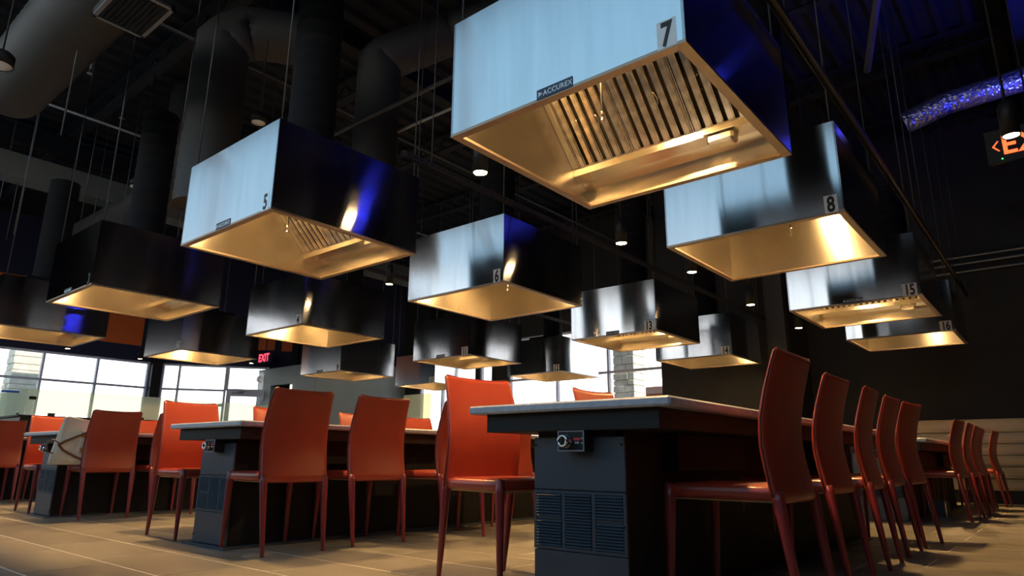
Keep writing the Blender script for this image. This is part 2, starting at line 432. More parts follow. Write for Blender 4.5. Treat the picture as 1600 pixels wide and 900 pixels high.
# ------------------------------------------------------------------ hoods
W = 1.231; HH = .631; ZB = 2.067; HW = W/2
HOODS = {7: (-2.123, 2.085, 2.066), 5: (-4.924, 2.061, 2.069), 3: (-8.016, 2.090, 2.084), 1: (-11.066, 2.082, 2.082),
         8: (-2.129, 4.381, 2.084), 6: (-4.852, 4.250, 2.041), 4: (-7.947, 4.275, 2.046), 2: (-11.134, 4.330, 2.066),
         15: (-2.136, 7.233, 2.096), 13: (-4.885, 7.128, 2.058), 11: (-7.944, 7.124, 2.040), 9: (-11.108, 7.145, 2.047),
         16: (-2.127, 9.508, 2.098), 14: (-4.911, 9.516, 2.062), 12: (-7.988, 9.517, 2.046), 10: (-11.139, 9.500, 2.049)}
def make_hood():
    root = empty('exhaust_hood')
    s = MB(); t = .012; L = .042
    a, b = HW, HW-t
    for k in range(4):          # outer faces, each a slightly subdivided sheet
        M = Matrix.Rotation(k*PI/2, 4, 'Z')
        q = MB(); q.box(-a, a, -a, -a+t, 0, HH); s_v = q.xf(M)
        i = len(s.v); s.v += s_v.v; s.f += [tuple(j+i for j in f) for f in s_v.f]; s.sm += s_v.sm
    s.box(-b, b, -b, b, HH-t, HH)
    s.build('shell', STEEL, root)
    r = MB(); c = a-L; e = .0005
    for k in range(4):          # bottom rim, mitred
        M = Matrix.Rotation(k*PI/2, 4, 'Z')
        P = [M @ Vector(p) for p in ((-a-e, -a-e, -.002), (a+e, -a-e, -.002), (c, -c, -.002), (-c, -c, -.002))]
        T = [p+Vector((0, 0, .014)) for p in P]
        i = len(r.v); r.v += [tuple(p) for p in P+T]
        for f in ((0, 3, 2, 1), (4, 5, 6, 7), (0, 1, 5, 4), (1, 2, 6, 5), (2, 3, 7, 6), (3, 0, 4, 7)): r.f.append(tuple(i+j for j in f)); r.sm.append(False)
    r.build('rim', RIM, root)
    # liner: inner walls and ceiling
    l = MB(); g = a-.022; zt_ = HH-.03
    l.quad((-g, -g, .012), (-g, -g, zt_), (g, -g, zt_), (g, -g, .012)); l.quad((g, -g, .012), (g, -g, zt_), (g, g, zt_), (g, g, .012))
    l.quad((g, g, .012), (g, g, zt_), (-g, g, zt_), (-g, g, .012)); l.quad((-g, g, .012), (-g, g, zt_), (-g, -g, zt_), (-g, -g, .012))
    l.quad((-g, -g, zt_), (-g, g, zt_), (g, g, zt_), (g, -g, zt_))
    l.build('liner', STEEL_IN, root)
    # filter bank
    yl, zl, yh, zh = .435, .185, .075, .555
    bk = MB(); bk.quad((-g+.001, yl+.02, zl+.005), (g-.001, yl+.02, zl+.005), (g-.001, yh+.02, zh+.02), (-g+.001, yh+.02, zh+.02)); bk.build('filter_backing', DARKGAP, root)
    tr = MB()                   # trough under the filters
    prof = [(yl-.022, zl-.003), (yl-.022, zl-.045), (yl+.03, zl-.075), (yl+.055, zl-.055), (yl+.13, zl-.085), (yl+.158, zl-.085), (yl+.158, zl-.03), (yl+.03, zl-.0)]
    tr.rings([[(-g+.002, p[0], p[1]) for p in prof], [(g-.002, p[0], p[1]) for p in prof]], smooth=False)
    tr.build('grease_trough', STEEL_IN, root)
    for sx_ in (-1, 1):
        MB().rings([[(sx_*(g-.002), yl-.03, zl), (sx_*(g-.002), yl+.01, zl+.0), (sx_*(g-.002), yh+.01, zh), (sx_*(g-.002), yh-.03, zh)],
                    [(sx_*(g-.045), yl-.03, zl), (sx_*(g-.045), yl+.01, zl+.0), (sx_*(g-.045), yh+.01, zh), (sx_*(g-.045), yh-.03, zh)]][::sx_], smooth=False).build('filter_rail', STEEL_IN, root)
    fw = (2*g-.09)/3; d = Vector((0, yh-yl, zh-zl)); Ld = d.length; d.normalize(); nrm = Vector((0, -d.z, d.y))
    Mf = Matrix(((1, 0, 0, 0), (0, d.y, nrm.y, 0), (0, d.z, nrm.z, 0), (0, 0, 0, 1)))
    nb = 6; bw = fw/nb
    ba = MB(); y0, y1 = .018, Ld-.01     # one baffle: shallow inverted channel
    pr_ = [(-bw*.34, 0), (-bw*.34, .016), (-bw*.22, .026), (bw*.22, .026), (bw*.34, .016), (bw*.34, 0), (bw*.30, 0), (bw*.30, .013), (bw*.2, .022), (-bw*.2, .022), (-bw*.30, .013), (-bw*.30, 0)]
    ba.rings([[(p[0], y0, p[1]) for p in pr_][::-1], [(p[0], y1, p[1]) for p in pr_][::-1]], smooth=False)
    ba_me = ba.mesh('baffle', BAFFLE)
    for k in range(3):
        f = MB(); f.box(.004, fw-.004, 0, .018, 0, .022); f.box(.004, fw-.004, Ld-.018, Ld, 0, .022); f.box(.002, .008, 0, Ld, 0, .02); f.box(fw-.008, fw-.002, 0, Ld, 0, .02)
        fo_ = f.build('grease_filter', BAFFLE, root)
        fo_.matrix_local = Matrix.Translation((-g+.045+k*fw, yl, zl+.004)) @ Mf
        for j in range(nb): newobj('baffle', ba_me, fo_, (bw*(j+.5), 0, 0))
        for xx in (fw*.36, fw*.64):
            h = MB(); sg = -1 if xx < fw/2 else 1
            h.tube([(xx, Ld*.42, .026), (xx+sg*.018, Ld*.44, .046), (xx+sg*.028, Ld*.5, .05), (xx+sg*.018, Ld*.56, .046), (xx, Ld*.58, .026)], .0022, 6)
            h.build('handle', CHROME, fo_)
    cup = MB(); cx, cy, cz = .335, yl-.012, zl-.115   # grease cup under the trough
    cup.cbox(cx-.085, cx+.085, cy-.055, cy+.055, cz+.055, cz+.062, .002); cup.cbox(cx-.072, cx+.072, cy-.044, cy+.044, cz, cz+.057, .014)
    cup.build('grease_cup', BAFFLE, root)
    p = MB(); p.tube([(-.085, -.08, zt_), (-.085, -.07, .19)], .0065, 8)
    po = p.build('nozzle_pipe', RODM, root)
    n = MB(); n.lathe([(.009, 0), (.011, -.005), (.011, -.024), (.008, -.026), (.008, -.042), (.011, -.044), (.010, -.058), (.004, -.060)], 10, (-.085, -.07, .19)); n.build('nozzle_head', CHROME, po)
    for lx in (-.2,):
        lh = MB(); lh.lathe([(.085, 0), (.085, -.03), (.072, -.034), (.072, -.012), (.0, -.012)], 20, (lx, -.34, zt_)); lo = lh.build('lamp_housing', STEEL_IN, root)
        MB().lathe([(.0, -.028), (.040, -.026), (.064, -.018), (.068, -.010), (0, -.010)][::-1], 18, (lx, -.34, zt_)).build('lamp_lens', LENS, lo)
    return root
proto = make_hood()
snap_h = snapshot(proto)
rod_me = {}
duct_me = None
BR = [('A', 0)]
brand_me = text_mesh('ACCUREX', .034, PLATETX, bold=.0006, xs=.93, spacing=1.08)
FILT_NOTE = {7: 'nearest and largest, brand plate in view', 5: 'pale blue front with brand plate, number without a card', 3: 'dark glossy front, above the orange wall panel', 1: 'cut off by the left photo edge',
             8: 'blue-and-grey front, behind the nearest hood', 6: 'blue front whose interior shows no filters', 4: 'grey front, above the small EXIT sign', 2: 'dark shell right of the orange wall panel',
             15: 'over the far right table, brand plate', 13: 'before the bright back window with filters showing', 11: 'low in the middle above the maroon chair', 9: 'before the plain grey-green wall',
             16: 'lowest at far right, dark wall behind', 14: 'partly hidden, left of the dark pier', 12: 'against the bright window, plain interior', 10: 'small and mostly hidden, lowest in the middle'}
digit_cache = {}
for num in (7, 5, 3, 1, 8, 6, 4, 2, 15, 13, 11, 9, 16, 14, 12, 10):
    x, y, z = HOODS[num]; odd = num % 2 == 1
    lab = 'steel hood numbered %d, %s' % (num, FILT_NOTE[num])
    if num == 7:
        h = proto; h.location = (x+HW, y+HW, z)
    else:
        h = copy_tree(snap_h, (x+HW, y+HW, z), 0 if odd else PI)
    tag(h, lab, 'hood', 'exhaust hoods over the tables')
    s = 1 if odd else -1
    rz = 0 if odd else PI
    def F(lx, ly, lz):      # world-oriented local -> hood local
        return (s*lx, s*ly, lz)
    # number sticker near the right end of the front face
    white = num not in (5, 3) 
    wd = .080 if num < 10 else .125
    stk = newobj('number_sticker', MB().box(-wd/2, wd/2, -.0008, 0, 0, .120).mesh('number_sticker', WHITEST if white else STEEL), h, F(HW-.035-wd/2, -HW-.0003, .004))
    stk.rotation_euler = (0, 0, rz)
    dg_ = newobj('digit', text_mesh(str(num), .145, INK, bold=.0045, xs=.66, spacing=.95), stk, (0, -.0012, .010)); dg_.rotation_euler = FRONT
    if odd and num != 1:
        pl_ = newobj('brand_plate', MB().cbox(-.095, .095, -.003, 0, 0, .050, .001).mesh('brand_plate', PLATE), h, F(0.01, -HW-.0004, .003)); pl_.rotation_euler = (0, 0, rz)
        tx = newobj('lettering', brand_me, pl_, (.018, -.0036, .013)); tx.rotation_euler = FRONT
        lg = MB(); tri(lg, [(-.085, .037), (-.062, .026), (-.085, .012)], -.0032); tri(lg, [(-.079, .030), (-.079, .020), (-.070, .026)], -.0044, .0006)
        lg.build('logo', PLATETX, pl_)
    # hanger rods, from the top corners to the ceiling
    L_ = ZC-(z+HH)
    rkey = round(L_, 3)
    if rkey not in rod_me: rod_me[rkey] = MB().tube([(0, 0, 0), (0, 0, L_)], .0055, 6).mesh('hanger_rod', RODM)
    for sx_ in (-1, 1):
        for sy_ in (-1, 1): newobj('hanger_rod', rod_me[rkey], h, (sx_*(HW-.03), sy_*(HW-.03), HH-.01))
    # spiral riser above the hood
    dk = MB(); rr = .18; prof = []
    zz = 0
    while zz < 1.55:
        prof += [(rr, zz), (rr+.006, zz+.01), (rr, zz+.02)]; zz += .14
    dk.lathe([(rr, -.01)]+prof+[(rr, 1.56)], 18, (0, 0, HH)); dk.box(-.32, .32, -.32, .32, HH-.005, HH+.10)
    dk.build('exhaust_riser', RISER, h)

# ------------------------------------------------------------------ tables
TX = {1: -1.502, 2: -4.307, 3: -7.47, 4: -10.47}
TWH = .466; TY0 = 2.092; TLEN = 3.56
def make_table():
    root = empty('grill_table')
    t = MB(); t.cbox(-TWH, TWH, 0, TLEN, .726, .76, .007); t.build('tabletop', STONE, root)
    a = MB(); a.cbox(-TWH+.065, TWH-.065, .045, TLEN-.045, .652, .727, .002); a.build('apron', APRON, root)
    b = MB(); b.box(-.195, .205, .135, TLEN-.13, .012, .654); b.build('base_body', BLACKP, root)
    # knee recess boxes under each grill
    for yy in (.45, 2.35):
        g = MB(); g.cbox(-.27, .27, yy, yy+.72, .50, .653, .004); g.build('grill_housing', BLACKP, root)
        gp = MB(); gp.cbox(-.30, .30, yy-.05, yy+.77, .7605, .767, .003); gp.build('griddle_plate', STEEL, root)
    e = MB(); yb = .132; x0, x1 = -.205, .215
    e.cbox(x0, x1, yb-.012, yb, .43, .63, .002); e.cbox(x0, x1, yb-.012, yb, .015, .205, .002); e.box(x0+.01, x1-.01, yb-.004, yb, .2, .435)
    ep = e.build('end_panel', CHAR, root)
    lf = MB(); z0, z1 = .208, .427      # louvred grille frame
    for xa, xb in ((x0, x0+.012), (x0+.135, x0+.150), (x0+.272, x0+.287), (x1-.012, x1)): lf.box(xa, xb, yb-.014, yb-.002, z0, z1)
    lf.box(x0, x1, yb-.0135, yb-.002, z0, z0+.012); lf.box(x0, x1, yb-.0135, yb-.002, z1-.010, z1)
    lg = lf.build('louvre_grille', CHAR, root)
    sl = MB(); n = 18
    for ci, (xa, xb) in enumerate(((x0+.014, x0+.131), (x0+.152, x0+.268), (x0+.289, x1-.014))):
        for k in range(n):
            if ci != 1 and k == 9: sl.box(xa, xb, yb-.012, yb-.006, z0+.014+k*.0109, z0+.014+k*.0109+.011); continue
            zz = z0+.014+k*.0109
            sl.quad((xa, yb-.009, zz+.0092), (xb, yb-.009, zz+.0092), (xb, yb-.018, zz), (xa, yb-.018, zz))
            sl.quad((xa, yb-.018, zz), (xb, yb-.018, zz), (xb, yb-.009, zz-.0012), (xa, yb-.009, zz-.0012))
    sl.build('louvre_slats', CHAR, lg, kind='stuff')
    for px_, pz in ((x0+.008, .60), (x1-.012, .60), (x0+.009, .31), (x1-.010, .31), (x0+.01, .06), (x1-.012, .06)):
        s = MB(); s.lathe([(.005, 0), (.005, .003), (.0, .004)], 8); s.xf(Matrix.Translation((px_, yb-.013, pz)) @ Matrix.Rotation(R_(90), 4, 'X')); s.build('screw', INK, ep)
    tv = MB(); tv.box(x0+.02, x1-.04, yb-.01, yb, .628, .655); tv.build('dark_slot', INK, root)
    bp = MB(); bp.cbox(-.27, .27, yb-.05, TLEN-.08, 0, .012, .002); bp.build('base_plate', CHAR, root)
    # burner control box
    c = MB(); cx0, cx1, cz0, cz1, cy = -.085, .035, .605, .682, .052
    c.cbox(cx0, cx1, cy, yb-.01, cz0, cz1, .004)
    co = c.build('control_box', BLACKS, root); co.location = (.048, 0, -.030)
    fr = MB()
    for q in ((cx0, cx1, cz0, cz0+.004), (cx0, cx1, cz1-.004, cz1), (cx0, cx0+.004, cz0, cz1), (cx1-.004, cx1, cz0, cz1)): fr.box(q[0]-.0006, q[1]+.0006, cy-.0022, cy+.001, q[2]-.0006, q[3]+.0006)
    fr.build('bezel', GALV, co)
    k = MB(); k.lathe([(.028, 0), (.028, .006), (.025, .010), (.023, .024), (.025, .029), (.020, .033), (.016, .033), (.0155, .028), (0, .028)], 24)
    k.xf(Matrix.Translation((-.045, cy, .643)) @ Matrix.Rotation(R_(90), 4, 'X')); k.build('knob', CHROME, co)
    kb = MB(); kb.lathe([(.0155, .024), (.0155, .029), (0, .030)], 20); kb.box(-.003, .003, -.015, .015, .024, .033)
    kb.xf(Matrix.Translation((-.045, cy, .643)) @ Matrix.Rotation(R_(90), 4, 'X')); kb.build('knob_grip', BLACKS, co)
    MB().cbox(-.012, .018, cy-.003, cy, .645, .655, .001).build('red_indicator', REDL, co)
    tm = text_mesh('H-8', .011, WHITEST, bold=.0002); tt = newobj('lettering', tm, co, (.003, cy-.002, .633)); tt.rotation_euler = FRONT
    for zz in (.635, .652):
        b_ = MB(); b_.lathe([(.0042, 0), (.0042, .003), (0, .0035)], 10); b_.xf(Matrix.Translation((.025, cy, zz)) @ Matrix.Rotation(R_(90), 4, 'X')); b_.build('button', GALV, co)
    for xx in (-.055, -.03): MB().tube([(xx, cy+.02, .68), (xx, cy+.02, .70)], .002, 6).build('bracket_pin', GALV, co)
    return root
tproto = make_table(); snap_t = snapshot(tproto)
TL = {(1, 0): 'grey stone-topped grill table nearest the camera, knob box on its blue-lit end', (2, 0): 'grey stone-topped grill table left of the two centre chairs, second nearest', (3, 0): 'grey stone-topped grill table behind the canvas bag', (4, 0): 'grill table at far left, mostly hidden behind the left edge chairs',
      (1, 1): 'far right grill table under hoods 15 and 16', (2, 1): 'grill table behind the tabletop of the two centre chairs, before the right window', (3, 1): 'grill table behind the bag chair table, toward the grey wall', (4, 1): 'grill table farthest back at left, beyond the partition glass end'}
for (c_, r_), lb in TL.items():
    loc = (TX[c_], TY0 if r_ == 0 else 7.19, 0)
    if (c_, r_) == (1, 0): t = tproto; t.location = loc
    else: t = copy_tree(snap_t, loc)
    tag(t, lb, 'table', 'grill tables')

# ------------------------------------------------------------------ chairs
def interp(z, tab):
    for (a, va), (b, vb) in zip(tab, tab[1:]):
        if z <= b:
            t = (z-a)/(b-a); t = t*t*(3-2*t) if False else t
            return va+(vb-va)*t
    return tab[-1][1]
CY = [(.40, -.205), (.46, -.195), (.54, -.180), (.62, -.172), (.70, -.178), (.78, -.194), (.86, -.218), (.91, -.236), (.95, -.252)]
CW = [(.40, .222), (.46, .222), (.60, .221), (.72, .217), (.84, .210), (.95, .203)]
def make_chair():
    root = empty('dining_chair')
    # backrest
    b = MB(); rings = []
    N = 28
    zs = [.402, .41, .44, .48, .52, .56, .60, .65, .70, .75, .80, .85, .89, .92, .932, .938]
    for i, z in enumerate(zs):
        hw = interp(z, CW); yc = interp(z, CY); th = .019 - .006*(z-.4)/.54
        e = 1.0
        if i == 0 or i == len(zs)-1: e = .45
        ring = []
        for k in range(N):
            a = 2*PI*k/N; ca, sa = math.cos(a), math.sin(a)
            px_ = hw*math.copysign(abs(ca)**.22, ca) - (math.copysign(th*(1-e), ca)); py = th*e*math.copysign(abs(sa)**.55, sa)
            u = px_/hw
            bow = .016*u*u - .006
            zz = z + (.012*abs(u)**3 if z > .85 else 0)*((z-.85)/.09) - (.004 if i == 0 else 0)
            ring.append((px_, yc+py+bow, zz))
        rings.append(ring)
    b.rings(rings)
    bo = b.build('backrest', LEATHER, root)
    pp = MB(); pts = []
    for z in (.42, .5, .6, .7, .8, .88, .93): pts.append((-interp(z, CW)-.001, interp(z, CY)+.010, z+(.012*(z-.85)/.09 if z > .85 else 0)))
    for u in (-.93, -.6, -.2, .2, .6, .93): pts.append((u*.203, interp(.94, CY)+.016*u*u-.006, .9405+.012*abs(u)**3))
    for z in (.93, .88, .8, .7, .6, .5, .42): pts.append((interp(z, CW)+.001, interp(z, CY)+.010, z+(.012*(z-.85)/.09 if z > .85 else 0)))
    pp.tube(pts, .0042, 6); pp.build('piping', PIPING, bo)
    # seat
    s = MB(); rings = []
    for z, g in ((.408, .012), (.414, .003), (.430, 0), (.448, .001), (.456, .008), (.461, .028), (.463, .075)):
        ring = []
        for k in range(32):
            a = 2*PI*(k+.5)/32; ca, sa = math.cos(a), math.sin(a)
            ring.append(((.222-g)*math.copysign(abs(ca)**.25, ca), .012+(.222-g)*math.copysign(abs(sa)**.25, sa), z))
        rings.append(ring)
    s.rings(rings); so = s.build('seat', LEATHER, root)
    MB().cbox(-.19, .19, -.175, .205, .400, .4085, .003).build('seat_lining', CREAM, so)
    # legs
    for sx_ in (-1, 1):
        f = MB(); f.tube([(sx_*.203, .212, .462), (sx_*.204, .213, .455), (sx_*.204, .214, .40), (sx_*.207, .220, .2), (sx_*.210, .226, .006), (sx_*.210, .226, 0)], [.010, .0205, .0215, .0165, .0115, .011], 12)
        f.build('leg', LEATHER_D, root)
        r = MB(); r.tube([(sx_*.201, -.200, .44), (sx_*.201, -.203, .41), (sx_*.198, -.222, .25), (sx_*.196, -.238, .12), (sx_*.194, -.253, .006), (sx_*.194, -.254, 0)], [.018, .0225, .0185, .0150, .0115, .011], 12)
        r.build('leg', LEATHER_D, root)
    return root
cproto = make_chair(); snap_c = snapshot(cproto)
used = [False]
def chair(x, y, face, label, group):
    """face: degrees, direction the sitter looks; 180 = -x"""
    rz = R_(face-90)
    if not used[0]: c = cproto; c.location = (x, y, 0); c.rotation_euler = (0, 0, rz); used[0] = True
    else: c = copy_tree(snap_c, (x, y, 0), rz)
    return tag(c, label, 'chair', group)
G1, G2, G3, G4, G5 = 'chairs around the nearest table', 'chairs around the table under hoods 5 and 6', 'chairs around the table with the bag', 'chairs at the far left table', 'chairs along the far right table'
chair(-1.035, 2.69, 179.5, 'red leather chair nearest on the right, tall dark back cutting the photo bottom', G1)
chair(-1.095, 3.56, 179, 'second red leather chair along the right side of the nearest table', G1)
chair(-1.092, 4.257, 182.7, 'third red leather chair along the right side of the nearest table', G1)
chair(-1.107, 4.924, 179.4, 'fourth red leather chair along the right side of the nearest table', G1)
chair(-1.085, 5.506, 174, 'fifth and last red leather chair along the right side of the nearest table', G1)
chair(-2.10, 2.50, -11, 'maroon-looking leather chair whose backrest stands behind the nearest table corner', G1)
chair(-1.95, 3.40, -2, 'chair showing only its orange-red back top above the nearest tabletop', G1)
chair(-3.86, 2.39, 177, 'large red leather chair seen from behind, left of two in the centre', G2)
chair(-3.84, 3.02, 174, 'bright orange-red chair seen from behind, right of two in the centre', G2)
chair(-3.66, 3.62, 178, 'orange-red chair partly hidden behind the maroon chair near the nearest table', G2)
chair(-3.62, 4.20, 181, 'orange-red chair whose legs show under the maroon chair seat', G2)
chair(-4.97, 2.42, 0, 'red leather chair facing right, against the left corner of the second table', G2)
chair(-4.95, 3.13, 0, 'chair back top peeking over the second table beside the glass door', G2)
chair(-4.95, 3.98, 0, 'chair back top peeking between the two centre chairs', G2)
chair(-4.95, 4.72, 0, 'chair back top peeking right of the bright centre chair', G2)
bagchair = chair(-7.035, 2.51, 177, 'red leather chair seen from behind with the canvas bag at its side', G3)
chair(-7.02, 3.08, 179, 'dark red chair half hidden right of the bag chair', G3)
chair(-8.10, 2.44, 0, 'red leather chair facing right, left of the canvas bag', G3)
chair(-8.0, 3.28, 0, 'chair back top barely showing between the bag chair and its right neighbour', G3)
chair(-10.02, 2.38, 180, 'red leather chair cut off by the left edge, seen from behind', G4)
chair(-10.02, 3.02, 180, 'red chair behind the facing chair at far left, thin top edge showing', G4)
chair(-1.085, 8.0, 175, 'first red chair of the far right row, seat showing to its left', G5)
chair(-1.07, 8.70, 180, 'second red chair of the far right row', G5)
chair(-1.08, 9.45, 180, 'third red chair of the far right row', G5)
chair(-1.09, 10.1, 181, 'fourth red chair of the far right row', G5)
chair(-1.02, 11.0, 176, 'last red chair at far right by itself before the cream bench', G5)

# ------------------------------------------------------------------ canvas bag hanging beside its chair
bag = empty('tote_bag', (-6.945, 2.262, .465), R_(87)); tag(bag, 'cream canvas tote bag with brown straps on the seat side of a red chair', 'bag')
b = MB(); rings = []
for i, (z, hw, ht, dx) in enumerate(((0, .170, .022, -.035), (.006, .182, .034, -.035), (.05, .184, .040, -.03), (.12, .182, .044, -.02), (.20, .178, .040, -.01), (.28, .172, .030, .0), (.34, .166, .018, .008), (.385, .160, .010, .014), (.40, .158, .005, .016))):
    ring = []
    for k in range(36):
        a = 2*PI*k/36; ca, sa = math.cos(a), math.sin(a)
        fold = (.005*math.sin(6*a+i*.9)+.003*math.sin(11*a-i*1.7)) if 0 < i < 8 else 0
        u = math.copysign(abs(ca)**.16, ca)
        zz = z + ((.022*(-u)+.008*math.sin(7*u)) if i >= 6 else 0)
        ring.append((dx+hw*u, ht*math.copysign(abs(sa)**.8, sa)+fold, zz))
    rings.append(ring)
b.rings(rings); bo = b.build('bag_body', CANVAS, bag)
def ribbon(P, hw_, name, t=.004):
    st = MB()
    for a_, b_ in zip(P, P[1:]):
        a_, b_ = Vector(a_), Vector(b_); d = (b_-a_).normalized(); n = Vector((-d.z, 0, d.x)).normalized()*hw_; T = Vector((0, t, 0)); a_ = a_-d*.002; b_ = b_+d*.002
        st.rings([[a_-n, a_+n, a_+n+T, a_-n+T], [b_-n, b_+n, b_+n+T, b_-n+T]], smooth=False)
    return st.build(name, STRAP, bag)
ribbon([(.17, -.050, .335), (.08, -.056, .300), (-.04, -.060, .245), (-.13, -.062, .200), (-.172, -.062, .170)], .010, 'front_strap')
ribbon([(-.172, -.062, .172), (-.13, -.062, .125), (-.04, -.060, .075), (.05, -.058, .035), (.11, -.054, .012)], .010, 'front_strap')
s3 = MB(); s3.tube([(-.165, -.055, .185), (-.215, -.05, .215), (-.252, -.045, .20), (-.25, -.04, .15), (-.24, -.04, .11), (-.20, -.045, .10)], .0055, 6); s3.build('loop_strap', STRAP, bag)
pk = MB(); pk.cbox(-.005, .125, -.049, -.03, .10, .30, .003); pk.build('pocket', mat('canvas_pocket', (.58, .53, .45), .85), bag)
for zz in (.125, .255): MB().cbox(-.002, .115, -.053, -.03, zz-.02, zz+.025, .002).build('ochre_patch', OCHRE, bag)

# ------------------------------------------------------------------ frosted glass screen wall behind the far left tables
pt = empty('partition_screen', (-12, 3.12, 0)); tag(pt, 'low black half wall with pale frosted glass panels in front of the left windows', 'partition')
MB().box(-.06, .06, .07, 5.2, 0, 1.10).box(-3.2, .06, -.06, .06, 0, 1.10).build('half_wall', BLACKS, pt)
MB().cbox(-.10, .10, -.10, 5.25, 1.10, 1.125, .004).box(-3.2, -.1, -.10, .10, 1.10, 1.125).build('ledge', APRON, pt)
MB().box(-.006, .006, .01, 2.6, 1.14, 1.52).build('frosted_panel', FROST, pt); MB().box(-.006, .006, 2.62, 5.2, 1.14, 1.52).build('frosted_panel', FROST, pt)
MB().box(-3.2, -.01, -.006, .006, 1.14, 1.52).build('frosted_panel', FROST, pt)
for (yy, zz) in ((.02, 1.36), (.3, 1.125), (1.6, 1.125), (2.9, 1.125), (4.6, 1.125)): MB().cbox(-.015, .02, yy, yy+.09, zz, zz+.045, .003).build('glass_clamp', BLACKS, pt)
MB().cbox(-.35, -.28, -.02, .02, 1.125, 1.17, .003).build('glass_clamp', BLACKS, pt)
pa = empty('glass_screen', (-12.9, 11.8, 0)); tag(pa, 'amber tinted frosted glass screen by the back window left of the maroon chair', 'partition')
MB().box(-.55, .48, -.006, .006, 1.02, 2.15).build('frosted_panel', FROST_Y, pa); MB().box(-.55, .48, -.02, .02, 0, 1.02).build('solid_base', mat('beige_base', (.30, .27, .2), .7), pa)

# ------------------------------------------------------------------ banquette on the right
bq = empty('banquette', (1.0, 11.62, 0)); tag(bq, 'long cream channel-tufted banquette along the dark back wall at right', 'bench')
MB().box(-2.75, 3.1, 0, .72, 0, .17).build('plinth', BLACKS, bq)
MB().box(-2.75, 3.1, .03, .70, .16, 1.10).build('core', BENCH, bq)
zs = [.17, .33, .49, .645, .80, .955, 1.13]
for (xa, xb) in ((-2.8, -1.42), (-1.41, 3.1)):
    for z0, z1 in zip(zs, zs[1:]):
        c = MB(); rings = []
        for xx, g in ((xa, .006), (xa+.012, 0), (xb-.012, 0), (xb, .006)):
            rings.append([(xx, .03, z0+.003+g), (xx, -.012+g, z0+.008+g), (xx, -.028+g, (z0+z1)/2-.03), (xx, -.028+g, (z0+z1)/2+.03), (xx, -.012+g, z1-.008-g), (xx, .03, z1-.003-g)])
        c.rings(rings, smooth=False); c.build('channel_cushion', BENCH, bq)
MB().cbox(-2.8, 3.1, -.03, .72, 1.125, 1.14, .004).build('top_rail', BENCH, bq)

cs = empty('equipment_case', (-1.32, 8.42, 0)); tag(cs, 'small black floor box with chrome edges by the far right table', 'box')
MB().cbox(-.28, .19, 0, .3, .0, .15, .004).build('body', CHAR, cs)
e = MB()
for q in ((-.285, .195, -.005, .008, .142, .155), (.185, .196, -.006, .008, 0, .155), (-.286, -.274, -.006, .008, 0, .155), (.185, .196, -.005, .305, .142, .155)): e.box(*q)
e.build('edge_trim', CHROME, cs)

# ------------------------------------------------------------------ pendant spotlights
def pendant(x, y, z, label, lit=True, r=.055, hgt=.20, name='pendant_spotlight', group='black pendant spotlights'):
    e = empty(name, (x, y, z))
    m = MB(); m.lathe([(r-.006, .01), (r, 0), (r, hgt), (r*.7, hgt+.03), (.012, hgt+.05)], 18); m.build('can', BLACKS, e)
    MB().tube([(0, 0, hgt+.04), (0, 0, ZC-z)], .008, 6).build('stem', BLACKS, e)
    MB().lathe([(0, .008), (r-.008, .008), (r-.008, .004), (0, .0035)][::-1], 18).build('lamp_lens', SPOTL if lit else WHITEST, e)
    return tag(e, label, 'lamp', group)
pendant(-2.95, 3.20, 2.50, 'lit pendant spotlight left of hood 7, over hood 6')
pendant(-2.95, 5.14, 2.48, 'lit pendant spotlight between hoods 6 and 8')
pendant(-2.95, 6.65, 2.54, 'lit pendant spotlight just below the left corner of hood 8')
pendant(-2.95, 8.39, 2.49, 'lit pendant spotlight above hood 14')
pendant(-2.95, 10.36, 2.49, 'smallest lit pendant spotlight left of hood 16')
pendant(-5.9, 4.87, 2.51, 'lit pendant spotlight between hoods 4 and 6, below hood 5', r=.045)
pendant(-.01, 4.84, 2.50, 'lit pendant spotlight in front of the right EXIT sign', r=.05)
def pos(u, v, z):
    d = R2*(u-800) - U2*(v-450) + Fv*FPX; t = (z-CAM.z)/d.z; return CAM.x+d.x*t, CAM.y+d.y*t
# bell pendants high on the left and small spots by the left windows
pendant(-5.9, 3.06, 3.83, 'pale disc pendant just above the second largest hood', False, .075, .08, 'disc_pendant', 'pale disc pendants')
pendant(-9.0, 3.12, 3.97, 'pale disc pendant at the soffit, left of the second largest hood', False, .10, .08, 'disc_pendant', 'pale disc pendants')
pendant(-12.0, 3.17, 4.15, 'pale disc pendant lowest at left, above the hood cut by the edge', False, .11, .08, 'disc_pendant', 'pale disc pendants')
pendant(-6.66, 1.08, 3.80, 'pale disc pendant cut off at the left edge beside the big duct', False, .10, .10, 'disc_pendant', 'pale disc pendants')
pendant(-15.15, 4.46, 2.60, 'small black spotlight left of the orange panel by the window', True, .05, .16, 'pendant_spotlight')
pendant(-15.47, 5.95, 2.60, 'small black spotlight under the orange panel, left of hood 2', True, .05, .16, 'pendant_spotlight')
pendant(-15.08, 8.33, 2.74, 'small black spotlight at the right corner of hood 2', True, .05, .16, 'pendant_spotlight')

